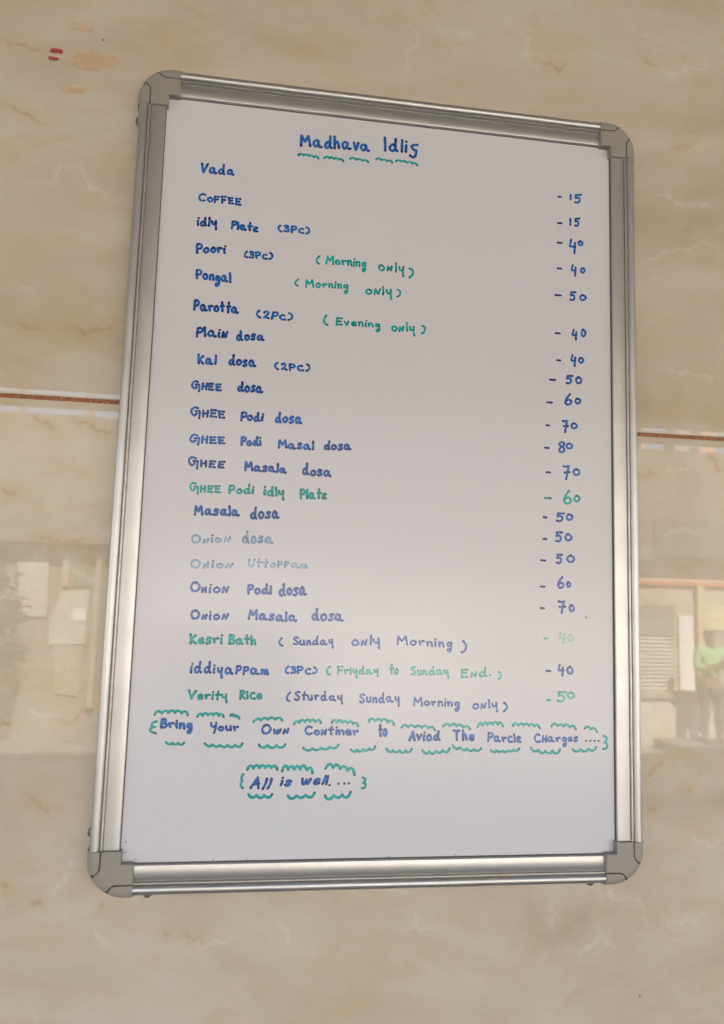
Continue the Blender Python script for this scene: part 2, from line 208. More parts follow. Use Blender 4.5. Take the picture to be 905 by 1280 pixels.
def aluminium():
    t = NT('brushed_aluminium')
    v = t.mapping((1, 1, 1))
    at = t.attr('along')      # brushing runs along each rail: attribute 'across' keeps the fine lines parallel to it
    comb = t.n.new('ShaderNodeCombineXYZ')
    sep = t.n.new('ShaderNodeSeparateXYZ'); t.l.new(at.outputs['Vector'], sep.inputs[0])
    t.l.new(t.math('MULTIPLY', sep.outputs[0], 5.0), comb.inputs[0]); t.l.new(t.math('MULTIPLY', sep.outputs[1], 1400.0), comb.inputs[1])
    br = t.noise(comb.outputs[0], 1.0, 4, .7)
    cl = t.noise(v, 30, 6, .65)
    c = t.mix(br, (.465, .475, .48), (.555, .56, .56))
    c = t.mix(t.ramp(cl, [(.45, 0.0), (.85, .18)]), c, (.42, .41, .39))
    pit = t.noise(v, 420, 2, .6)
    c = t.mix(t.ramp(pit, [(.69, 0.0), (.75, .6)]), c, (.25, .23, .21))
    # grime sitting in the groove beside the bead
    g = t.ramp(t.math('ABSOLUTE', t.math('SUBTRACT', sep.outputs[1], .0180)), [(.0009, 1.0), (.0022, 0.0)])
    gn = t.ramp(t.noise(v, 60, 5, .75), [(.46, 0.1), (.66, .75)])
    gm = t.math('MULTIPLY', g, gn)
    c = t.mix(gm, c, (.42, .34, .25))
    t.to(c, 'Base Color'); t.to(t.math('SUBTRACT', .90, t.math('MULTIPLY', gm, .7)), 'Metallic')
    r = t.math('ADD', .40, t.math('MULTIPLY', t.math('SUBTRACT', cl, .5), .10))
    t.to(r, 'Roughness'); t.bump(br, .10, .0002); return t.m

def cap_mat():
    t = NT('grey_plastic'); at = t.attr('flow'); sep = t.n.new('ShaderNodeSeparateXYZ'); t.l.new(at.outputs['Vector'], sep.inputs[0])
    f = t.noise(t.mapping(), 40, 5, .6)
    c = t.mix(f, (.262, .252, .222), (.290, .280, .250))
    gr = t.math('MULTIPLY', sep.outputs[0], t.ramp(t.noise(t.mapping(), 190, 4, .7), [(.30, .45), (.55, 1.0)]))
    c = t.mix(gr, c, (.060, .048, .036))                       # moulded grooves painted dark so their shade shows
    sc_ = t.noise(t.mapping((1, 1, 8), rot=(0, R(35), 0)), 90, 5, .75)
    c = t.mix(t.ramp(sc_, [(.62, 0.0), (.72, .25)]), c, (.40, .39, .36))
    t.to(c, 'Base Color').set(Roughness=.46); t.bump(t.noise(t.mapping(), 900, 2, .5), .12, .0002); return t.m

def board_mat():
    t = NT('whiteboard_laminate'); v = t.mapping()
    n = t.noise(v, 3.2, 5, .55, .4)
    c = t.mix(t.ramp(n, [(.35, 0.0), (.7, 1.0)]), (.585, .594, .648), (.600, .610, .664))
    sm = t.noise(t.mapping((1, 1, 2.5), rot=(0, R(18), 0)), 7, 6, .6, 1.0)   # half-wiped marker haze
    c = t.mix(t.ramp(sm, [(.60, 0.0), (.90, .10)]), c, (.58, .60, .63))
    gh = t.noise(t.mapping((1.2, 1, 9), rot=(0, R(-4), 0), loc=(6, 0, 3)), 4.5, 6, .7, .6)     # ghosts of wiped lines
    c = t.mix(t.ramp(gh, [(.54, 0.0), (.68, .16)]), c, (.50, .58, .66))
    scr = t.noise(t.mapping((14, 1, 300), rot=(0, R(24), 0)), 1.0, 3, .6)
    c = t.mix(t.ramp(scr, [(.68, 0.0), (.76, .10)]), c, (.45, .44, .45))
    pt = t.noise(t.mapping(loc=(1, 1, 1)), 230, 2, .5)
    c = t.mix(t.ramp(pt, [(.72, 0.0), (.76, .25)]), c, (.35, .33, .32))
    t.to(c, 'Base Color')
    rg = t.noise(t.mapping((1, 1, 1.6)), 9, 5, .6)
    t.to(t.math('ADD', BOARD_R, t.math('MULTIPLY', rg, .10)), 'Roughness')
    t.b.inputs['IOR'].default_value = BOARD_IOR
    peel = t.noise(v, 420, 2, .5)
    t.bump(peel, .10, .0002); return t.m

def ink(name, dark, mid, light):
    t = NT(name); at = t.attr('flow'); sep = t.n.new('ShaderNodeSeparateXYZ'); t.l.new(at.outputs['Vector'], sep.inputs[0])
    n = t.noise(t.mapping(), 160, 4, .65)
    f = t.math('ADD', sep.outputs[0], t.math('MULTIPLY', t.math('SUBTRACT', n, .5), 1.3))
    c = t.ramp(f, [(.08, light), (.42, mid), (.92, dark)])
    t.to(c, 'Base Color')
    t.b.inputs['Roughness'].default_value = INK_R; t.b.inputs['IOR'].default_value = INK_IOR
    return t.m

M = dict(
    tile=marble(), grout=grout_mat(), alu=aluminium(), board=board_mat(),
    red=smear_mat('red_marker', (.42, .03, .045), .27, (150, 90, 260), .72),
    cream=smear_mat('cream_paint', (.80, .54, .27), .39, (55, 60, 90), .36),
    cap=cap_mat(),
    screw=plain('dull_screw', (.22, .20, .18), .35, .2, 200, .8),
    gap_line=plain('dirty_edge', (.10, .085, .08), .8, .4, 120),
    smudge=plain('ink_specks', (.10, .08, .08), .6, .2, 100),
    ink_B=ink('blue_ink', (.006, .028, .16), (.014, .13, .44), (.035, .20, .55)),
    ink_c=ink('light_glare_blue_ink', (.015, .035, .17), (.035, .11, .40), (.08, .20, .50)),  # blue dulled a little in its colour for the glare on it
    ink_b=ink('glare_blue_ink', (.13, .16, .30), (.22, .36, .53), (.33, .48, .60)),  # glare over these words painted in as pale base colours
    ink_G=ink('green_ink', (.001, .16, .15), (.001, .335, .335), (.01, .45, .42)),
    ink_g=ink('glare_green_ink', (.02, .26, .21), (.04, .39, .35), (.13, .50, .46)),  # green lightened in its colour to carry the board's glare
    ink_h=ink('strong_glare_green_ink', (.22, .46, .42), (.34, .54, .49), (.46, .57, .54)),  # palest green, strong glare painted into the colour
    ink_dot=ink('dried_ink', (.05, .05, .07), (.08, .07, .09), (.12, .10, .12)),
)

# ------------------------------------------------------------------ wall with polished tiles
WZ = -0.016                    # plane of the lower tiles, as distance in front of (+) or behind (-) the board's face
WALL_Y = -WZ                   # world y of the tile faces
wall = empty('wall', (0, 0, 0), kind='structure')
nbox('backing', plain('cement_backing', (.32, .30, .27), .9), wall, -8.0, 8.0, WALL_Y+.014, WALL_Y+.25, -1.6, 1.1)
nbox('grout', M['grout'], wall, -3.05, 3.05, WALL_Y+.0022, WALL_Y+.013, -1.60, 1.06)
JOINT_T, JOINT_B = 0.0666, 0.0621
def tile(x0, x1, z0, z1, tilt=0.0, pivot=None):
    bm = bmesh.new()
    piv = z0 if pivot is None else pivot
    box(bm, x0, x1, 0.0, .011, z0-piv, z1-piv, bev=.0012)
    o = mesh_obj('tile', bm, M['tile'], wall)
    o.location = (0, WALL_Y, piv); o.rotation_euler = (tilt, 0, 0)
    return o
xs = [-3.05, -1.8535, -.6535, .5485, 1.7485, 3.05]
main_top = main_bot = None
for i in range(5):
    for (z0, z1, tl, pv) in ((JOINT_T, JOINT_T+.795, TILT, None), (JOINT_B-.80, JOINT_B, 0.0, JOINT_B), (-1.598, JOINT_B-.805, 0.0, None)):
        o = tile(xs[i]+.0025, xs[i+1]-.0025, z0, z1, tl, pv)
        if i == 2 and z0 == JOINT_T: main_top = o
        if i == 2 and pv == JOINT_B: main_bot = o

def catmull(pts, sub=6, closed=False):
    out = []
    n = len(pts)
    for i in range(n-1):
        p1, p2 = pts[i], pts[i+1]
        if (p2-p1).length < 1e-7: continue
        p0 = pts[i-1] if i > 0 else p1; p3 = pts[i+2] if i+2 < n else p2
        for k in range(sub):
            t = k/sub
            out.append(.5*((2*p1) + (p2-p0)*t + (2*p0-5*p1+4*p2-p3)*t*t + (3*p1-p0-3*p2+p3)*t*t*t))
    out.append(pts[-1].copy())
    return out

import numpy as np
def veined_tile(o, z_piv, zlo, zhi):
    """give a tile's face a fine grid that carries the distance to the veins drawn on it"""
    x0, x1 = xs[2]+.0037, xs[3]-.0037
    z0, z1 = (JOINT_T+.0012, JOINT_T+.7938) if z_piv == JOINT_T else (JOINT_B-.7988, JOINT_B-.0012)
    gx = np.concatenate([[x0], np.arange(-.475, .4501, .0017), [x1]])
    a_, b_ = max(z0, zlo), min(z1, zhi)
    gz = np.unique(np.concatenate([[z0], np.arange(a_+.001, b_, .0017), [b_, z1]]))
    X, Z = np.meshgrid(gx, gz); P = np.stack([X.ravel(), Z.ravel()], 1)
    D = np.full((len(P), 2), .03); vr = np.random.default_rng(5)
    for ci, key in enumerate(('orange', 'white')):
        for ln in VEINS[key]:
            q = np.array(ln)/1000
            for lev in range(4):                      # break the line up: stone veins wander at every scale
                mid_ = (q[1:]+q[:-1])/2; dq = q[1:]-q[:-1]
                mid_ = mid_ + np.stack([-dq[:, 1], dq[:, 0]], 1)*vr.normal(0, .17, (len(mid_), 1)) + dq*vr.normal(0, .08, (len(mid_), 1))
                nq = np.empty((len(q)+len(mid_), 2)); nq[0::2] = q; nq[1::2] = mid_; q = nq
            cum = np.r_[0, np.cumsum(np.hypot(*(q[1:]-q[:-1]).T))]; tot = cum[-1]
            for i in range(len(q)-1):
                A, B = q[i], q[i+1]; ab = B-A; L2 = (ab**2).sum()
                rr_ = np.abs(ab).max()/2+.02; c_ = (A+B)/2
                i0, i1 = np.searchsorted(gx, (c_[0]-rr_, c_[0]+rr_)); j0, j1 = np.searchsorted(gz, (c_[1]-rr_, c_[1]+rr_))
                if i0 >= i1 or j0 >= j1: continue
                near = (np.arange(j0, j1)[:, None]*len(gx) + np.arange(i0, i1)).ravel(); pp = P[near]; tt = np.clip(((pp-A)@ab)/L2, 0, 1); d = np.hypot(*(pp-A-tt[:, None]*ab).T)
                s_ = (cum[i]+tt*np.sqrt(L2))/tot; d = d*(1+.9*math.sin(s_.mean()*23+len(ln))**2) + .0030*np.clip(1-np.minimum(s_, 1-s_)/.25, 0, 1) if len(pp) else d
                D[near, ci] = np.minimum(D[near, ci], d)
    nx, nz = len(gx), len(gz)
    ii = (np.arange(nz-1)[:, None]*nx + np.arange(nx-1)).ravel()
    F = np.stack([ii, ii+1, ii+nx+1, ii+nx], 1)
    V = np.zeros((len(P), 3)); V[:, 0] = P[:, 0]; V[:, 2] = P[:, 1]-z_piv
    me = bpy.data.meshes.new('tile_face')
    me.vertices.add(len(V)); me.vertices.foreach_set('co', V.ravel())
    me.loops.add(F.size); me.loops.foreach_set('vertex_index', F.ravel().astype(np.int32))
    me.polygons.add(len(F)); me.polygons.foreach_set('loop_start', (np.arange(len(F))*4).astype(np.int32))
    me.update(calc_edges=True); me.validate()
    at_ = me.attributes.new('veins', 'FLOAT_VECTOR', 'POINT')
    at_.data.foreach_set('vector', np.c_[D, np.zeros(len(D))].astype(np.float32).ravel())
    # join it with the tile's bevelled edge and back into one mesh
    bm = bmesh.new(); bm.from_mesh(o.data); lay = bm.verts.layers.float_vector.new('veins')
    for v in bm.verts: v[lay] = (.03, .03, 0)
    front = max(bm.faces, key=lambda f: (f.calc_area() if f.normal.y < -.9 else 0))
    bmesh.ops.delete(bm, geom=[front], context='FACES_ONLY')
    bm.from_mesh(me)
    lay = bm.verts.layers.float_vector.get('veins')
    bm.to_mesh(o.data); bm.free(); bpy.data.meshes.remove(me)
veined_tile(main_top, JOINT_T, JOINT_T, .70)
veined_tile(main_bot, JOINT_B, -.64, JOINT_B)
for o_ in wall.children:
    if o_.name.startswith('tile') and o_ not in (main_top, main_bot):
        a_ = o_.data.attributes.new('veins', 'FLOAT_VECTOR', 'POINT'); a_.data.foreach_set('vector', [.03]*(3*len(o_.data.vertices)))

def smear(name, m, x0, x1, z0, z1, off, skew=0.0):
    bm = bmesh.new(); uvl = bm.loops.layers.uv.new('UVMap')
    vs = [bm.verts.new((x/1000, -off, z/1000-JOINT_T)) for x, z in ((x0, z0), (x1, z0+skew), (x1, z1+skew), (x0, z1))]
    f = bm.faces.new(vs)
    for lo, u in zip(f.loops, ((0, 0), (1, 0), (1, 1), (0, 1))): lo[uvl].uv = u
    if f.normal.y > 0: bmesh.ops.reverse_faces(bm, faces=[f])
    return mesh_obj(name, bm, m, main_top)
a_ = smear('marker_stain', M['red'], -409, -388, 464.5, 475, .0016); a_['label'] = 'upper, wider red marker smudge on the tile'
a_ = smear('marker_stain', M['red'], -409, -392, 456, 463.5, .0016); a_['label'] = 'lower, shorter red marker smudge on the tile'
a_ = smear('paint_smear', M['cream'], -396, -314, 440, 488, .0018, -3); a_['label'] = 'orange cream paint smear right of the red marks'
a_ = smear('paint_smear', M['cream'], -394, -350, 496, 512, .0020, -4); a_['label'] = 'orange cream paint smear at the top edge'
a_ = smear('paint_smear', M['cream'], -398, -352, 418, 434, .0022, -2); a_['label'] = 'faint yellow smear above the board\'s left rail'

# ------------------------------------------------------------------ the framed menu board
board = empty('menu_board', (0, 0, -.455), label='framed white menu board with blue and green handwritten dishes and prices', cat='menu board')
BO = Matrix.Translation((0, 0, .455))      # children keep board coordinates
def bpart(o): o.location = o.location + Vector((0, 0, .455)); return o

nb = nbox('writing_surface', M['board'], board, -.2715, .2715, 0.0, .009, -.424, .424); bpart(nb)

# cross-section of a rail: (distance from the inner edge, height over the sheet)
PROF = [(0.0, -.001), (0.0, .0030), (.0004, .0036), (.0012, .0039), (.0152, .0046), (.0155, .0044), (.0157, .0032), (.0162, .0032), (.0165, .0054), (.0171, .0060),
        (.0184, .0060), (.0188, .0054), (.0190, .0038), (.0194, .0038)]
for k in range(15):
    a = math.pi*(1.0 - k/14*.95)
    PROF.append((.02445 + .0050*math.cos(a), .0032 + .0046*math.sin(a)))
PROF += [(.0294, -.004), (.0290, -.012), (.0286, -.0150)]
IX, IY = .2700, .4225
def rail(side):
    bm = bmesh.new()
    half = (IX-.012) if side in 'tb' else (IY-.012)
    N = 60
    lay = bm.verts.layers.float_vector.new('along')
    rings = []
    for i in range(N+1):
        s = -half + 2*half*i/N
        ring = []
        for (d, h) in PROF:
            wob = .00012*math.sin(s*31 + ord(side)) + .00010*math.sin(s*77+1)   # rolled section is never dead straight
            if side == 't': co = (s, -h-wob, IY+d)
            elif side == 'b': co = (-s, -h-wob, -IY-d)
            elif side == 'r': co = (IX+d, -h-wob, -s)
            else: co = (-IX-d, -h-wob, s)
            v = bm.verts.new(co); v[lay] = (s + ord(side)*.37, d, 0); ring.append(v)
        rings.append(ring)
    for r0, r1 in zip(rings[:-1], rings[1:]):
        for j in range(len(PROF)-1):
            bm.faces.new((r0[j], r0[j+1], r1[j+1], r1[j]))
    bmesh.ops.recalc_face_normals(bm, faces=bm.faces)
    o = mesh_obj('frame_rail', bm, M['alu'], board, smooth=True)
    o.data.set_sharp_from_angle(angle=R(38))
    # normals must look outwards
    f = max(o.data.polygons, key=lambda p: p.area)
    if f.normal.y > 0 and abs(f.normal.y) > .5: o.data.flip_normals()
    return bpart(o)
rails = {s: rail(s) for s in 'tblr'}
for s, lb in (('t', 'top rail of the frame, dark along its outer bead'), ('b', 'bottom rail of the frame'), ('l', 'left rail, dark grey at the top and bright below'), ('r', 'right rail of the frame')):
    rails[s]['label'] = lb
# dark strip painted for the dirty gap where the sheet meets the frame
for nm, a in (('t', (-IX, IX, IY-.0007, IY+.0004)), ('b', (-IX, IX, -IY-.0004, -IY+.0011)), ('l', (-IX-.0004, -IX+.0006, -IY, IY)), ('r', (IX-.0011, IX+.0004, -IY, IY))):
    ex = .0012 if nm in 'tb' else 0
    bpart(nbox('edge_gap', M['gap_line'], board, a[0]+ex, a[1]-ex, -.0007-.0002*('tblr'.index(nm)), -.0000, a[2], a[3]))

# screws through the outer side of the rails
def screw(pos, ax):
    bm = bmesh.new()
    r, hgt = .0066, .0044
    prof = [(r, 0), (r, .0006), (r*.86, .0015), (r*.5, hgt), (r*.22, hgt), (r*.18, hgt*.6), (0, hgt*.6)]
    rg = []
    for (rr, h) in prof[:-1]:
        rg.append([bm.verts.new((rr*math.cos(k*math.tau/20), rr*math.sin(k*math.tau/20), h)) for k in range(20)])
    for a, b_ in zip(rg[:-1], rg[1:]):
        for k in range(20): bm.faces.new((a[k], a[(k+1) % 20], b_[(k+1) % 20], b_[k]))
    bm.faces.new(rg[-1])
    rot = Vector(ax).to_track_quat('Z', 'Y').to_matrix().to_4x4()
    bmesh.ops.transform(bm, matrix=Matrix.Translation(Vector(pos)) @ rot, verts=bm.verts)
    return bm
OX, OY = IX+.0294, IY+.0294
for sx in (-1, 1):
    for s, sz in (('t', 1), ('b', -1)):
        o = mesh_obj('screw', screw((sx*.2405, .0035, sz*OY), (0, 0, sz)), M['screw'], rails[s], smooth=True)
for sz in (-1, 1):
    for s, sx in (('l', -1), ('r', 1)):
        o = mesh_obj('screw', screw((sx*OX, .0055, sz*.392), (sx, 0, 0)), M['screw'], rails[s], smooth=True)

# grey corner caps: a height field over an L with a rounded outer corner, its moulded grooves included
CAPX, CAPY, NOTX, NOTY, RC = .3025, .4555, .2670, .4195, .0400
ARM = .0480
def cap(sx, sz, seed):
    rnd = random.Random(seed)
    st = .00045
    nx = int(ARM/st)+1
    # u, v measured inwards from the outer corner
    grooves = []
    def g(pts, wd, dp):
        cs = catmull([Vector(p) for p in pts], 5); grooves.append((cs, wd, dp))
    b0 = .0150
    for sw in (0, 1):
        e = rnd.uniform(-.0012, .0012); h = rnd.uniform(-.001, .001)
        path = [(ARM+.001, b0), (.033+e, b0), (.0285+e, b0-.0012), (.0250+e, b0-.0052+h), (.0235+e, b0-.0075+h)]
        tail = [(.0235+e, b0-.0075+h), (.0222+e+h, .0042), (.0220+e, -.001)]
        hole = (.0235+e, b0-.0075+h)
        if sw: path = [(b, a) for a, b in path]; tail = [(b, a) for a, b in tail]; hole = hole[::-1]
        g(path, .00055, .0010); 
        if rnd.random() < .8: g(tail, .00050, .0010)
        grooves.append(([Vector(hole)], .0013, .0024))
    wcap = (CAPX-NOTX)
    lay = bm_lay = None
    bm = bmesh.new(); verts = {}; lay = bm.verts.layers.float_vector.new('flow'); gd = [0.0]
    def dist(u, v):
        if u < RC and v < RC: return RC - math.hypot(RC-u, RC-v)
        return min(u, v)
    def hgt(u, v):
        d = max(dist(u, v), 0.0); Wd = .0110
        hb, ht = -.0050, .0090
        z = ht if d >= Wd else hb + (ht-hb)*max(0.0, 1-(1-d/Wd)**2.6)**(1/2.4)
        # soft rounding to the inner edge
        di = max(wcap-v if u > wcap else 1, 0) if v < wcap else 1
        dj = max(wcap-u if v > wcap else 1, 0) if u < wcap else 1
        de = min(di, dj, ARM-u, ARM-v)
        if de < .0012: z -= .0010*(1-de/.0012)**2
        gd[0] = 0.0
        for cs, wd, dp in grooves:
            if len(cs) == 1: q = (Vector((u, v))-cs[0]).length
            else:
                q = 1
                for a, b_ in zip(cs[:-1], cs[1:]):
                    ab = b_-a; t_ = max(0, min(1, (Vector((u, v))-a).dot(ab)/max(ab.length_squared, 1e-12)))
                    q = min(q, (Vector((u, v))-a-ab*t_).length)
            if q < wd*1.6: z -= dp*max(0, min(1, (wd*1.6-q)/wd))
            if q < wd*1.9: gd[0] = max(gd[0], min(1, (wd*1.9-q)/wd))
        return z
    for i in range(nx+1):
        for j in range(nx+1):
            u, v = min(i*st, ARM), min(j*st, ARM)
            if u > wcap+st*.6 and v > wcap+st*.6: continue
            d = dist(u, v)
            if d < -st*1.05: continue
            if d < 0:                       # snap onto the rounded outline
                q = Vector((RC-u, RC-v)); q = q.normalized()*RC; uu, vv = RC-q.x, RC-q.y
            else: uu, vv = u, v
            if u > wcap and v > wcap-st*.6 and v > wcap: vv = wcap
            if v > wcap and u > wcap-st*.6 and u > wcap: uu = wcap
            verts[i, j] = bm.verts.new((sx*(CAPX-uu), -hgt(uu, vv), sz*(CAPY-vv))); verts[i, j][lay] = (gd[0], 0, 0)
    for i in range(nx):
        for j in range(nx):
            q = [verts.get(k) for k in ((i, j), (i+1, j), (i+1, j+1), (i, j+1))]
            if all(q):
                try: bm.faces.new(q)
                except ValueError: pass
    bmesh.ops.remove_doubles(bm, verts=bm.verts, dist=1e-6)
    be = [e for e in bm.edges if e.is_boundary]
    r = bmesh.ops.extrude_edge_only(bm, edges=be)
    for v in (x for x in r['geom'] if isinstance(x, bmesh.types.BMVert)):
        x, z = abs(v.co.x), abs(v.co.z)
        v.co.y = .0155
    bmesh.ops.recalc_face_normals(bm, faces=bm.faces)
    o = mesh_obj('corner_cap', bm, M['cap'], board, smooth=True)
    o.data.set_sharp_from_angle(angle=R(50))
    mid = [p for p in o.data.polygons if abs(p.normal.y) > .9]
    if sum(p.normal.y for p in mid) > 0: o.data.flip_normals()
    return bpart(o)
for sx, sz, sd_ in ((-1, 1, 1), (1, 1, 2), (-1, -1, 3), (1, -1, 5)): cap(sx, sz, sd_)

# ------------------------------------------------------------------ handwriting
def G(s): return [[tuple(map(float, p.split(','))) for p in st.split()] for st in s.split('|')]
GL = {k: G(v) for k, v in {
 'M': '0,0 .08,1 .08,1 .40,.42 .40,.42 .74,1.02 .74,1.02 .86,0', 'V': '0,1 .14,.55 .32,0 .32,0 .48,.45 .70,.95',
 'I': '0,1 .02,.5 0,0', 'C': '.62,.86 .40,1 .12,.80 .02,.42 .18,.08 .42,0 .64,.10',
 'a': '.46,.48 .26,.60 .05,.42 .03,.16 .20,.02 .40,.16 .48,.52 .48,.52 .50,.16 .60,.02 .74,.03',
 'd': '.40,.46 .22,.54 .03,.34 .04,.10 .22,.00 .40,.14 .47,.40|.47,1.05 .46,.5 .48,.14 .62,.02',
 'h': '0,1 .02,.5 0,0|.02,.34 .20,.58 .36,.50 .42,0', 'v': '0,.6 .20,.02 .20,.02 .44,.64',
 'l': '0,1 .03,.5 .02,0', 'i': '.02,.52 .0,.26 .02,0|.03,.84', 'ʂ': '.50,.66 .26,.64 .10,.44 .28,.26 .46,.16 .42,-.22 .20,-.36 .04,-.26',
 'o': '.26,.56 .06,.46 .0,.22 .18,.0 .42,.10 .48,.36 .26,.56', 'F': '0,1 .02,.5 0,0|0,.97 .56,.98|.02,.50 .44,.52',
 'E': '.0,1 .02,.5 0,.02|0,.97 .56,.98|.02,.50 .44,.52|0,.02 .58,.02', 'H': '0,1 0,0|.50,1 .50,0|0,.5 .5,.52',
 'y': '0,.58 .04,.28 .22,.18 .38,.34|.40,.62 .40,.1 .44,-.46', 'Y': '0,.95 .06,.55 .26,.45 .46,.62|.48,.98 .44,.3 .36,-.42',
 'P': '.02,0 .0,.55 .04,.98|.02,.96 .34,1 .52,.80 .40,.52 .04,.44', 't': '.20,.98 .18,.45 .22,0|0,.56 .42,.60',
 'ɛ': '.46,.52 .22,.60 .06,.46 .30,.32 .30,.32 .06,.22 .10,.02 .50,.02', '(': '.26,1 .06,.74 .0,.42 .10,.14 .32,0', ')': '.02,1 .26,.78 .32,.44 .22,.16 .0,0',
 '3': '.02,.92 .30,.98 .40,.74 .14,.54 .14,.54 .44,.42 .36,.06 .0,.06', '2': '.04,.78 .24,1 .42,.80 .28,.38 .02,.04 .02,.04 .24,.12 .52,.0',
 'c': '.42,.66 .18,.70 .0,.36 .14,.02 .50,.02', 'r': '0,.54 .10,.06 .10,.06 .14,.36 .28,.54 .44,.50', 'n': '0,.55 .02,0 .02,0 .10,.42 .28,.54 .38,.40 .42,0',
 'и': '0,.0 .05,.58 .05,.58 .34,.04 .34,.04 .44,.62', 'N': '0,.0 .05,.70 .05,.70 .40,.04 .40,.04 .46,1.0', 'g': '.38,.46 .16,.54 .0,.28 .14,.06 .34,.22 .42,.50 .42,.50 .42,-.30 .28,-.62 .08,-.56 .12,-.34 .34,-.30',
 'm': '0,.5 .02,0 .02,0 .10,.40 .24,.48 .30,.04 .30,.04 .38,.40 .52,.48 .60,0', 'K': '0,1 .02,.5 0,0|.52,.86 .05,.44 .05,.44 .52,0',
 's': '.44,.56 .20,.62 .08,.44 .30,.30 .40,.12 .20,.0 .0,.04', 'S': '.52,.92 .26,1 .05,.78 .30,.54 .50,.26 .30,.0 .0,.10',
 'G': '.58,.92 .28,1 .02,.66 .04,.26 .26,.06 .46,.26|.38,.56 .74,.58 .74,.58 .72,.1 .70,-.30',
 'O': '.34,1 .08,.84 .0,.40 .20,.02 .58,.12 .70,.60 .50,.94 .30,1', 'U': '.0,.95 .0,.40 .18,.02 .44,.16 .56,.50 .58,1', 'u': '0,.56 .02,.14 .20,.0 .38,.20 .42,.58 .42,.58 .44,.04',
 'w': '0,.58 .08,.06 .26,.06 .36,.50 .36,.50 .44,.06 .62,.08 .72,.60', 'B': '.02,1 .0,.5 .02,0|.0,.98 .34,1 .44,.78 .06,.54 .06,.54 .50,.42 .48,.06 .0,.02',
 'e': '.05,.28 .40,.36 .34,.56 .12,.54 .0,.28 .14,.03 .46,.10', 'R': '.02,0 .0,.98|.0,.97 .34,1 .46,.76 .06,.50 .06,.50 .50,.02', 'T': '0,1 .34,1 .64,.98|.34,.98 .30,.5 .32,0',
 'A': '0,0 .34,1.02 .34,1.02 .54,0|.10,.36 .50,.42', '.': '.04,.06', '1': '.02,1 .0,.5 .02,0', '0': '.26,1 .05,.78 .0,.38 .20,.0 .50,.16 .56,.62 .26,1',
 '4': '.16,1 .04,.52 .04,.52 .52,.46|.50,.76 .46,.4 .44,0', '5': '.12,.98 .06,.58 .06,.58 .36,.64 .52,.34 .34,.02 .0,.08|.10,.98 .66,.96', '6': '.42,1 .16,.66 .02,.30 .16,.02 .46,.06 .54,.32 .32,.48 .06,.34',
 '7': '0,.96 .34,.92 .62,.98 .62,.98 .46,.5 .34,0|.12,.50 .74,.52', '8': '.52,.84 .28,1 .06,.80 .22,.56 .50,.38 .44,.04 .10,.04 .10,.36 .40,.60 .52,.84',
 '{': '.56,1 .16,.86 .12,.62 .44,.52 .44,.52 .06,.44 .04,.16 .56,.0', '}': '.06,1 .50,.90 .44,.62 .16,.52 .16,.52 .56,.40 .52,.08 .0,.0',
}.items()}
class Ink:
    """marker strokes as slightly domed ribbons lying on the sheet; 'flow' says how much ink a spot carries"""
    def __init__(s): s.v, s.f, s.flow = [], [], []
    def dot(s, p, r, fl, z):
        n = 10; c = len(s.v); s.v.append((p.x, -z-.00004, p.y)); s.flow.append(fl)
        for k in range(n):
            a = k*math.tau/n; s.v.append((p.x+r*math.cos(a), -z+.00001, p.y+r*math.sin(a))); s.flow.append(fl)
        for k in range(n): s.f.append((c, c+1+k, c+1+(k+1) % n))
    def stroke(s, pts, wd, base=.5, z=.00010):
        if len(pts) == 1:
            s.dot(pts[0], wd*.52, .98, z); return
        segs = [[pts[0]]]
        for a, b_ in zip(pts[:-1], pts[1:]):
            if (b_-a).length < 1e-7: segs.append([b_])
            else: segs[-1].append(b_)
        for si, sg in enumerate(segs):
            if len(sg) < 2: continue
            cs = catmull(sg, 7); n = len(cs); L_ = sum((cs[i+1]-cs[i]).length for i in range(n-1)); run = 0
            ph = random.uniform(0, 6); c0 = len(s.v)
            for i, p in enumerate(cs):
                d = cs[min(i+1, n-1)]-cs[max(i-1, 0)]; d = d.normalized() if d.length > 1e-9 else Vector((1, 0)); nn = Vector((-d.y, d.x))
                if i: run += (cs[i]-cs[i-1]).length
                w2 = wd*.5*(1+.10*math.sin(ph+run*700)+.07*math.sin(ph*2+run*2300))
                ends = max(0, 1-run/(wd*1.1)) if si == 0 else 0; ende = max(0, 1-(L_-run)/(wd*1.0)) if si == len(segs)-1 else 0
                fl = base + .35*ends + .45*ende + .10*math.sin(ph+run*400)
                for kk, zz in ((-1, .00001), (0, -.00004), (1, .00001)):
                    s.v.append((p.x+nn.x*w2*kk, -z+zz, p.y+nn.y*w2*kk)); s.flow.append(fl)
            for i in range(n-1):
                q = c0+i*3
                s.f.append((q, q+1, q+4, q+3)); s.f.append((q+1, q+2, q+5, q+4))
            s.dot(cs[0], wd*.49, base+(.35 if si == 0 else 0), z+.000003)
            s.dot(cs[-1], wd*.50, base+(.45 if si == len(segs)-1 else 0), z+.000006)
    def build(s, name, m, parent, label=None):
        me = bpy.data.meshes.new(name); me.from_pydata(s.v, [], s.f); me.materials.append(m)
        a = me.attributes.new('flow', 'FLOAT_VECTOR', 'POINT')
        for i, f in enumerate(s.flow): a.data[i].vector = (f, 0, 0)
        bm = bmesh.new(); bm.from_mesh(me)
        for f in bm.faces:
            f.smooth = True
        bm.normal_update()
        rev = [f for f in bm.faces if f.normal.y > 0]
        bmesh.ops.reverse_faces(bm, faces=rev); bm.to_mesh(me); bm.free()
        o = bpy.data.objects.new(name, me); link(o, parent)
        if label: o['label'] = label
        return o
GAP = .31
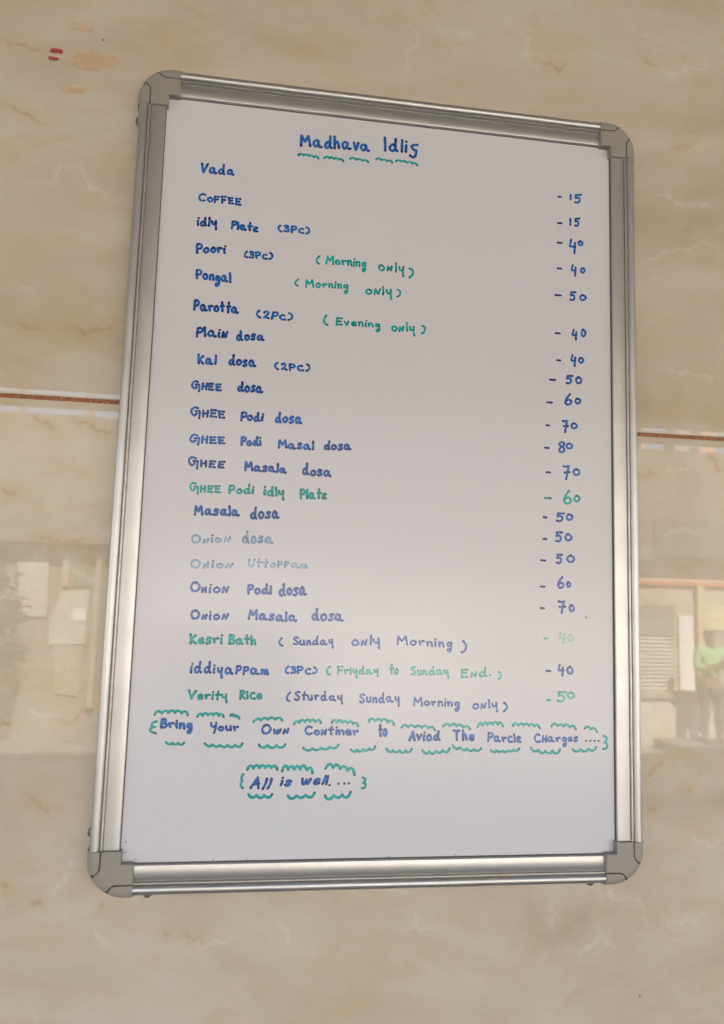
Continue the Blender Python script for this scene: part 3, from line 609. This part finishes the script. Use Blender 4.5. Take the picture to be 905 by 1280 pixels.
def word(inkp, dots, text, x0, y0, x1, y1, cap_, wd, base):
    toks = []; i = 0
    while i < len(text):
        if text[i] == '~': toks.append((text[i+1], .80)); i += 2
        else: toks.append((text[i], 1.0)); i += 1
    x = 0; plc = []
    for ch, sc in toks:
        gl = GL[ch]; mx = max(p[0] for st in gl for p in st)
        plc.append((ch, x, sc)); x += mx*sc + GAP
    tot = x-GAP
    A = Vector((x0, y0)); Bv = Vector((x1, y1)); bl = Bv-A
    inset = wd*.5; Lx = max(bl.length - wd, .3*wd)
    if text in '()': Lx = cap_*.30*1.0; 
    sx = Lx/tot; ex = bl.normalized(); ey = Vector((ex.x*0+.00, 1.0)); hh = cap_-wd
    for ch, xo, sc in plc:
        r1 = random.uniform(-.08, .08); dy = random.uniform(-.05, .05); sy = random.uniform(.92, 1.08)
        if text in ('All', 'well', 'is'): r1 += .20
        for st in GL[ch]:
            pts = []; last = None
            for (px, py) in st:
                if last and last[0] == (px, py): pts.append(pts[-1].copy()); continue
                jx, jy = random.uniform(-.032, .032), random.uniform(-.028, .028)
                gx = (px+jx)*sc + xo + (py*r1 if py > 0 else 0); gy = (py+jy)*sc*sy + (dy if len(text) > 1 else 0)
                P = A + ex*(inset+gx*sx) + ey*(wd*.5 + gy*hh); pts.append(P/1000); last = ((px, py),)
            if len(pts) == 1:
                dd = Ink(); dd.stroke(pts, wd/1000, base); dots.append(dd)
            else: inkp.stroke(pts, wd/1000, base)
def boxed(inkp, ch, x0, y0, x1, y1, hgt_, wd, base):
    gl = GL[ch]; xs_ = [p[0] for st in gl for p in st]; ys_ = [p[1] for st in gl for p in st]
    mx0, mx1, my0, my1 = min(xs_), max(xs_), min(ys_), max(ys_)
    for st in gl:
        pts = []; last = None
        for (px, py) in st:
            if last == (px, py): pts.append(pts[-1].copy()); continue
            u = (px-mx0)/max(mx1-mx0, .05); v = (py-my0)/(my1-my0)
            pts.append(Vector((x0+wd*.5+u*max(x1-x0-wd, .1)+random.uniform(-.15, .15), y0+(y1-y0)*u+wd*.5+v*(hgt_-wd)+random.uniform(-.15, .15)))/1000); last = (px, py)
        inkp.stroke(pts, wd/1000, base)
def scallop(inkp, x0, y0, x1, y1, dp, n, sg, wd):
    """a row of little arches (sg = 1) or cups (-1): each one a shallow bow leaning back onto the next"""
    A = Vector((x0, y0)); Bv = Vector((x1, y1)); pts = []
    w_ = (Bv-A).length/n
    dp = max(dp-wd*.6, w_*.28)
    bow = .30*dp if n > 3 else 0
    for k in range(n):
        d_ = dp*random.uniform(.85, 1.12); ww = random.uniform(-.06, .06)
        for t_, h in ((0, .12 if k else -.10), (.22, .72), (.52, 1.0), (.80, .74), (1.0, .14 if k < n-1 else -.25)):
            f = (k+t_+(ww if 0 < t_ < 1 else 0))/n
            pts.append((A.lerp(Bv, f)+Vector((random.uniform(-.15, .15), sg*(h*d_*.78 + bow*math.sin(f*math.pi)))))/1000)
        if k < n-1: pts.append(pts[-1].copy())
    inkp.stroke(pts, wd/1000, .45)
BASE = {'h': .4, 'B': .50, 'c': .45, 'b': .35, 'G': .45, 'g': .40}
CW = {'B': 'blue', 'c': 'lightly glare-tinted blue', 'b': 'glare-tinted pale blue', 'G': 'green', 'g': 'glare-tinted green'}
SAY = {'~': '', 'и': 'n', 'ʂ': 's', 'ɛ': 'e'}
for nm, txt, col, ws in WORDS:
    for t_ in ws:
        ip, dp = Ink(), []
        wd = 3.4 if nm == 'heading' else 2.6 if '~' in t_[0] else (2.9 if nm in ('menu_item', 'footer') else 2.55)
        b0 = BASE[col] + random.uniform(-.16, .12)
        word(ip, dp, *t_, wd*(.9 if t_[5] < 11.5 else 1.0), b0)
        say = ''.join(SAY.get(ch, ch) for ch in t_[0])
        o = bpart(ip.build('bracket' if say in '()' else 'written_word', M['ink_'+col], board, f'{CW[col]} handwritten "{say}" of the line "{txt}"'))
        for d1 in dp: d1.build('ink_dot', M['ink_dot'] if col in 'Bcb' else M['ink_'+col], o)
for key in ('heading', 'f1', 'f2'):
    for s_ in SCALLOPS[key]:
        sp = Ink(); scallop(sp, *s_, 2.75 if key != 'f2' else 3.1)
        bpart(sp.build('scalloped_line', M['ink_G'], board))
    for g_ in BRACES.get(key, []):
        sp = Ink(); boxed(sp, *g_, 2.6, .45); bpart(sp.build('brace', M['ink_G'], board))
    for p in DOTS.get(key, []):
        dd = Ink(); dd.dot(Vector(p)/1000, .00140, .9, .0001); bpart(dd.build('ink_dot', M['ink_dot'], board))
for col, dash, bx in PRICES:
    ip = Ink()
    ip.stroke([Vector(dash[:2])/1000, (Vector(dash[:2])+Vector(dash[2:])+Vector((0, random.uniform(-.3, .3))))/2000, Vector(dash[2:])/1000], .0026, .8)
    for g_ in bx: boxed(ip, *g_, 2.7, BASE[col])
    cw = {'B': 'blue', 'c': 'lightly glare-tinted blue', 'G': 'green', 'g': 'glare-tinted green', 'h': 'strongly glare-tinted pale green'}[col]
    bpart(ip.build('price', M['ink_'+col], board, f'{cw} handwritten price "- {bx[0][0]}{bx[1][0]}"'))
# stray specks and the smudge near the lower left corner
sp = Ink(); rs = random.Random(4)
sp.stroke([Vector((.2355, -.1590)), Vector((.2370, -.1612))], .0013, .9)
for k in range(11): sp.dot(Vector((-.2665+rs.uniform(-.0022, .0024), -.4035+rs.uniform(-.009, .006))), rs.uniform(.0002, .0006), .9, .0001)
for k in range(6): sp.dot(Vector((-.2585+rs.uniform(-.004, .006), -.4195+rs.uniform(0, .002))), rs.uniform(.0002, .0006), .9, .0001)
for p, q in (((-.176, -.4215), (-.1745, -.4185)), ((-.140, -.4216), (-.1415, -.4195)), ((.009, -.4216), (.0115, -.4205)), ((.085, -.4216), (.084, -.419))): sp.stroke([Vector(p), Vector(q)], .0005, .9)
for k in range(46): sp.dot(Vector((rs.uniform(-.26, .26), rs.uniform(-.41, .41))), rs.uniform(.0002, .00042), .9, .0001)
o = bpart(sp.build('ink_speck', M['smudge'], board)); o['kind'] = 'stuff'

# ------------------------------------------------------------------ what stands opposite: seen only as reflections in the tiles, the frame and the sheet
cream = plain('limewashed_wall', (.55, .47, .38), .85, .15, 1.5); dark = plain('weathered_awning', (.17, .145, .12), .8, .25, 2.0)
pave = plain('concrete_paving', (.19, .175, .155), .9, .2, 1.2); plinth_m = plain('light_plinth', (.66, .60, .52), .85, .15, 3)
street = nbox('street', plain('dusty_street', (.30, .27, .235), .9, .25, .8), None, -60, 60, -60, 1.0, -2.55, -2.35, kind='structure')
pf = nbox('porch_floor', pave, None, -8, 8, -3.2, WALL_Y+.25, -2.349, -1.602, kind='structure')
# our own building over the porch: ceiling, front beam, added storey that shades the street
own = empty('own_building', (0, -1.5, -1.6), label='building over the tiled porch wall, its ceiling mirrored in the frame', cat='building')
def at(o, e): o.location = o.location - e.location; return o
soff = plain('painted_soffit', (.40, .385, .36), .8, .08, 2)
at(nbox('ceiling', soff, own, -8, 8, -3.0, WALL_Y+.25, 1.103, 1.25), own)
at(nbox('front_beam', soff, own, -8, 8, -3.2, -3.003, BEAM_Z, 1.25), own)
at(nbox('shading_storey', cream, own, -8, 8, -3.2, WALL_Y+3, 1.253, 4.1), own)  # unseen, built up so its shadow covers the street
for x in (-7.8, 7.5): at(nbox('column', soff, own, x, x+.3, -3.15, -2.85, -1.6, 1.1), own)

FY = -10.0
shop = empty('opposite_shop', (6.0, FY, -2.35), label='cream shop with grey rolling shutter and orange trim, mirrored right of the board', cat='shop')
def fb(name, m, e, x0, x1, z0, z1, d0, d1): return at(nbox(name, m, e, x0, x1, FY-d0, FY+d1, z0, z1), e)
fb('wall', cream, shop, 3.2, 14.0, -2.35, .45, 4.0, 0.0)
fb('parapet', dark, shop, 3.2, 14.0, .453, 2.23, 4.0, .25)
fb('front_panel', plain('faded_signboard', (.10, .09, .08), .7, .3, 3), shop, 5.95, 7.15, .52, 1.10, -.252, .30)
fb('trim', plain('orange_trim', (.62, .22, .08), .6), shop, 3.2, 14.0, .075, .135, -.001, .06)
fb('plinth', plinth_m, shop, 3.2, 14.0, -2.35, -1.66, -.001, .35)
fb('ledge', plain('stone_ledge', (.40, .35, .29), .8), shop, 3.2, 14.0, -1.657, -1.58, -.001, .40)
fb('shutter_box', plain('shutter_box', (.30, .27, .24), .7), shop, 5.20, 6.40, -.72, -.24, -.001, .05)
for k in range(14):
    z = -1.575 + k*.061
    bm = bmesh.new(); box(bm, 5.22, 6.38, FY+.004, FY+.03, z, z+.046, bev=.008)
    at(mesh_obj('shutter_slat', bm, M.setdefault('slat', plain('shutter_paint', (.64, .60, .54), .6)), shop), shop)
fb('shutter_recess', plain('shutter_recess', (.13, .12, .11), .8), shop, 5.20, 6.40, -1.578, -.723, -.001, .003)
fb('door', plain('white_door', (.90, .88, .88), .6, .04), shop, 6.48, 6.73, -1.57, -.41, -.001, .05)
fb('pillar', plain('yellow_pillar', (.66, .56, .34), .8), shop, 6.78, 6.90, -1.57, .07, -.001, .10)
fb('window', plain('yellow_shutter', (.74, .64, .38), .6), shop, 6.96, 7.9, -.62, -.26, -.001, .03)
fb('side_panel', plain('grey_panel', (.36, .33, .29), .7), shop, 6.96, 9.5, -1.57, -.66, -.001, .02)
for i, x in enumerate((9.9, 12.0)): fb('shutter_box', plain('shutter_box', (.24, .22, .20), .7), shop, x, x+1.6, -1.57, -.2, -.001, .05)
bp = shop
left = empty('opposite_house', (-4.0, FY, -2.35), label='pale house front with bright panels, mirrored left of the board', cat='house')
hw = plain('house_wall', (.33, .29, .235), .85, .12, 1.2)
fb('wall', hw, left, -14.0, -1.9, -2.35, .40, 4.0, 0.0)
fb('parapet', dark, left, -14.0, -1.9, .403, 2.22, 4.0, .30)
pale = plain('whitewash', (.60, .555, .48), .8, .10, 3)
def sheet(name, m, e, pts, d):
    bm = bmesh.new(); f = bm.faces.new([bm.verts.new((x, FY+.002, z)) for x, z in pts])
    rr = bmesh.ops.extrude_face_region(bm, geom=[f]); bmesh.ops.translate(bm, vec=(0, d, 0), verts=[v for v in rr['geom'] if isinstance(v, bmesh.types.BMVert)])
    bmesh.ops.recalc_face_normals(bm, faces=bm.faces); return at(mesh_obj(name, bm, m, e), e)
sheet('panel', pale, left, [(-3.64, .34), (-3.20, .36), (-3.17, -.64), (-3.50, -.66), (-3.58, -.20)], .04)
sheet('panel', pale, left, [(-2.98, -.26), (-2.60, -.25), (-2.62, -1.02), (-3.12, -1.04), (-3.12, -.66), (-3.02, -.42)], .04)
sheet('panel', plain('dull_panel', (.44, .395, .315), .8, .3, 5), left, [(-3.08, -1.05), (-2.64, -1.04), (-2.68, -1.75), (-2.98, -1.72)], .03)
fb('notice', plain('paper_notice', (.95, .93, .95), .6, .03), left, -2.80, -2.63, -.69, -.53, -.045, .06)
fb('post', plain('pale_post', (.50, .44, .35), .8), left, -2.52, -2.44, -1.9, .38, -.001, .12)
fb('post', plain('pale_post', (.50, .44, .35), .8), left, -2.98, -2.90, -.20, .38, -.001, .08)
fb('door', plain('green_door', (.22, .25, .17), .8), left, -2.86, -2.60, -.20, .30, -.001, .03)
# the middle of the block, with panels added to shape the sheet's glare
mid = empty('opposite_block', (.6, FY, -2.35), label='long pale block across the street, a blurred glow in the sheet', cat='building')
fb('wall', plain('sunlit_plaster', (.72, .66, .57), .85, .08, 1), mid, -1.897, 3.197, -2.35, .42, 4.0, -.05)
fb('parapet', dark, mid, -1.897, 3.197, .423, 2.22, 4.0, .28)
fb('glare_blocker', plain('glare_blocker_dark', (.06, .05, .045), .8), mid, -1.75, .60, -2.35, -.72, .045, -.02)  # added dark panel, keeps glare off the sheet's lower left
fb('front_panel', plain('glare_reflector_white', (.90, .87, .80), .7, .05), mid, -1.70, .62, -.60, .38, .045, 0.0)  # added white panel, brightens the glare on the sheet
rs = random.Random(21)
tones = [plain('grey_tin', (.34, .33, .32), .6), plain('brown_tin', (.26, .20, .15), .7), plain('cream_paint_wall', (.70, .62, .46), .8), plain('pink_paint_wall', (.62, .40, .32), .8)]
for e_, xa, xb, top in ((left, -7.0, -1.95, 2.22), (mid, -1.8, 3.1, 2.22), (shop, 3.3, 9.5, 2.23)):
    x = xa
    while x < xb:
        wd_ = rs.choice((.06, .06, .10, .22, .30)); h_ = rs.uniform(.02, .05) if wd_ > .1 else rs.uniform(.25, .5)
        if e_ is shop and x > 6.2: h_ = rs.uniform(.045, .30); wd_ = rs.uniform(.2, .45)
        fb('roof_block', rs.choice(tones), e_, x, x+wd_, top+.003, top+h_, rs.uniform(.1, .3), .12); x += wd_ + rs.uniform(.12, .55)
# a leafy shrub before the house, its shape mirrored in the tile
shrub = empty('shrub', (-3.6, FY+.5, -2.35), label='dark leafy shrub before the pale house, mirrored at the left edge', cat='shrub')
leafm = plain('leaf', (.05, .075, .03), .6, .4, 8)
bm = bmesh.new(); rs = random.Random(11)
for k in range(900):
    cl = rs.choice(((-.15, 2.15, .30), (.05, 1.72, .26), (-.25, 1.45, .30), (.10, 1.2, .22), (-.55, 1.8, .4), (-.5, 1.0, .45), (-.2, .5, .4)))
    c = Vector((cl[0]+rs.gauss(0, cl[2]*.42), rs.gauss(0, .16), cl[1]+rs.gauss(0, cl[2]*.38)))
    if c.z < .05: continue
    a = Vector((rs.gauss(0, 1), rs.gauss(0, 1), rs.gauss(0, 1))).normalized(); b_ = a.orthogonal().normalized()
    vs = [bm.verts.new(c+a*.075), bm.verts.new(c+b_*.03), bm.verts.new(c-a*.06), bm.verts.new(c-b_*.03)]; bm.faces.new(vs)
mesh_obj('crown', bm, leafm, shrub, kind='stuff')
bm = bmesh.new()
for dx, h in ((0, 1.5), (-.3, 1.3), (.1, 1.1)):
    r = bmesh.ops.create_cone(bm, segments=8, radius1=.03, radius2=.01, depth=h, cap_ends=True, matrix=Matrix.Translation((dx*.5, 0, h/2)) @ Matrix.Rotation(dx*.3, 4, 'Y'))
mesh_obj('stem', bm, plain('bark', (.12, .09, .06), .9), shrub)

# the person standing before the shop
person = empty('person', (6.5, -9.2, -2.35), label='person in a light green top and dark trousers, mirrored in the tile at right', cat='person')
nbox('step', plain('stone_step', (.22, .20, .18), .9), None, 5.75, 7.6, -9.5, -8.75, -2.349, -2.22, bev=.01, kind='structure')
def skin(name, m, verts, edges, parent, sub=2):
    me = bpy.data.meshes.new(name); me.from_pydata([v[:3] for v in verts], edges, [])
    o = bpy.data.objects.new(name, me); link(o, parent); me.materials.append(m)
    o.modifiers.new('skin', 'SKIN'); me.skin_vertices[0].data[0].use_root = True
    for sv, v in zip(me.skin_vertices[0].data, verts): sv.radius = (v[3], v[4] if len(v) > 4 else v[3])
    s_ = o.modifiers.new('sub', 'SUBSURF'); s_.levels = s_.render_levels = sub
    return o
skinm = plain('skin', (.28, .15, .09), .55); shirt = plain('light_green_cloth', (.34, .66, .33), .8, .08, 9); trous = plain('dark_cloth', (.09, .08, .075), .8); hairm = plain('hair', (.02, .016, .014), .5)
fz = .13
BV = [(0, 0, fz+.86, .13, .10), (0, 0, fz+1.05, .12, .09), (0, 0, fz+1.28, .15, .10), (0, 0, fz+1.40, .055), (0, .01, fz+1.47, .075, .085), (0, .01, fz+1.57, .082, .095),
      (-.17, 0, fz+1.33, .055), (-.23, .03, fz+1.08, .042), (-.06, .20, fz+1.12, .032), (.17, 0, fz+1.33, .055), (.22, .05, fz+1.07, .042), (.04, .23, fz+1.18, .032),
      (-.09, 0, fz+.78, .09), (-.10, .02, fz+.45, .06), (-.11, 0, fz+.08, .042), (-.12, .13, fz+.03, .032), (.09, 0, fz+.78, .09), (.11, .02, fz+.45, .06), (.12, 0, fz+.08, .042), (.13, .13, fz+.03, .032),
      (-.03, .235, fz+1.14, .030), (.07, .26, fz+1.21, .030)]
BE = [(0, 1), (1, 2), (2, 3), (3, 4), (4, 5), (2, 6), (6, 7), (7, 8), (2, 9), (9, 10), (10, 11), (0, 12), (12, 13), (13, 14), (14, 15), (0, 16), (16, 17), (17, 18), (18, 19), (8, 20), (11, 21)]
skin('body', skinm, BV, BE, person)
skin('shirt', shirt, [(0, 0, fz+.90, .155, .125), (0, 0, fz+1.08, .145, .115), (0, 0, fz+1.30, .17, .12), (-.18, 0, fz+1.34, .075), (-.24, .03, fz+1.09, .062), (-.13, .13, fz+1.10, .052), (.18, 0, fz+1.34, .075), (.23, .05, fz+1.08, .062), (.13, .14, fz+1.12, .052), (0, 0, fz+1.37, .07)],
     [(0, 1), (1, 2), (2, 3), (3, 4), (4, 5), (2, 6), (6, 7), (7, 8), (2, 9)], person)
skin('trousers', trous, [(0, 0, fz+.90, .15, .12), (-.10, 0, fz+.76, .11), (-.11, .02, fz+.45, .085), (-.12, 0, fz+.10, .065), (.10, 0, fz+.76, .11), (.12, .02, fz+.45, .085), (.13, 0, fz+.10, .065)],
     [(0, 1), (1, 2), (2, 3), (0, 4), (4, 5), (5, 6)], person)
skin('hair', hairm, [(0, -.04, fz+1.46, .06), (0, -.035, fz+1.56, .085), (0, 0, fz+1.625, .085, .08)], [(0, 1), (1, 2)], person)
for nm_, sgn in (('hand', -1), ('hand', 1)):
    w0 = Vector((-.03, .235, fz+1.14)) if sgn < 0 else Vector((.07, .26, fz+1.21))
    vs_ = [(*w0, .024)]; es_ = []
    for k in range(4):
        b0_ = w0 + Vector((sgn*-.02+(k-1.5)*.018, .03, .045)); vs_.append((*b0_, .010)); es_.append((0, len(vs_)-1))
        vs_.append((*(b0_+Vector((-sgn*.012, .015, .035-.004*abs(k-1.5)))), .008)); es_.append((len(vs_)-2, len(vs_)-1))
    vs_.append((*(w0+Vector((sgn*.035, .02, .02))), .010)); es_.append((0, len(vs_)-1))
    skin(nm_, skinm, vs_, es_, person, 1)
for sgn in (-1, 1): 
    bm = bmesh.new(); box(bm, sgn*.125-.045, sgn*.125+.045, -.06, .19, fz-.0, fz+.07, bev=.025); mesh_obj('shoe', bm, hairm, person, smooth=True)
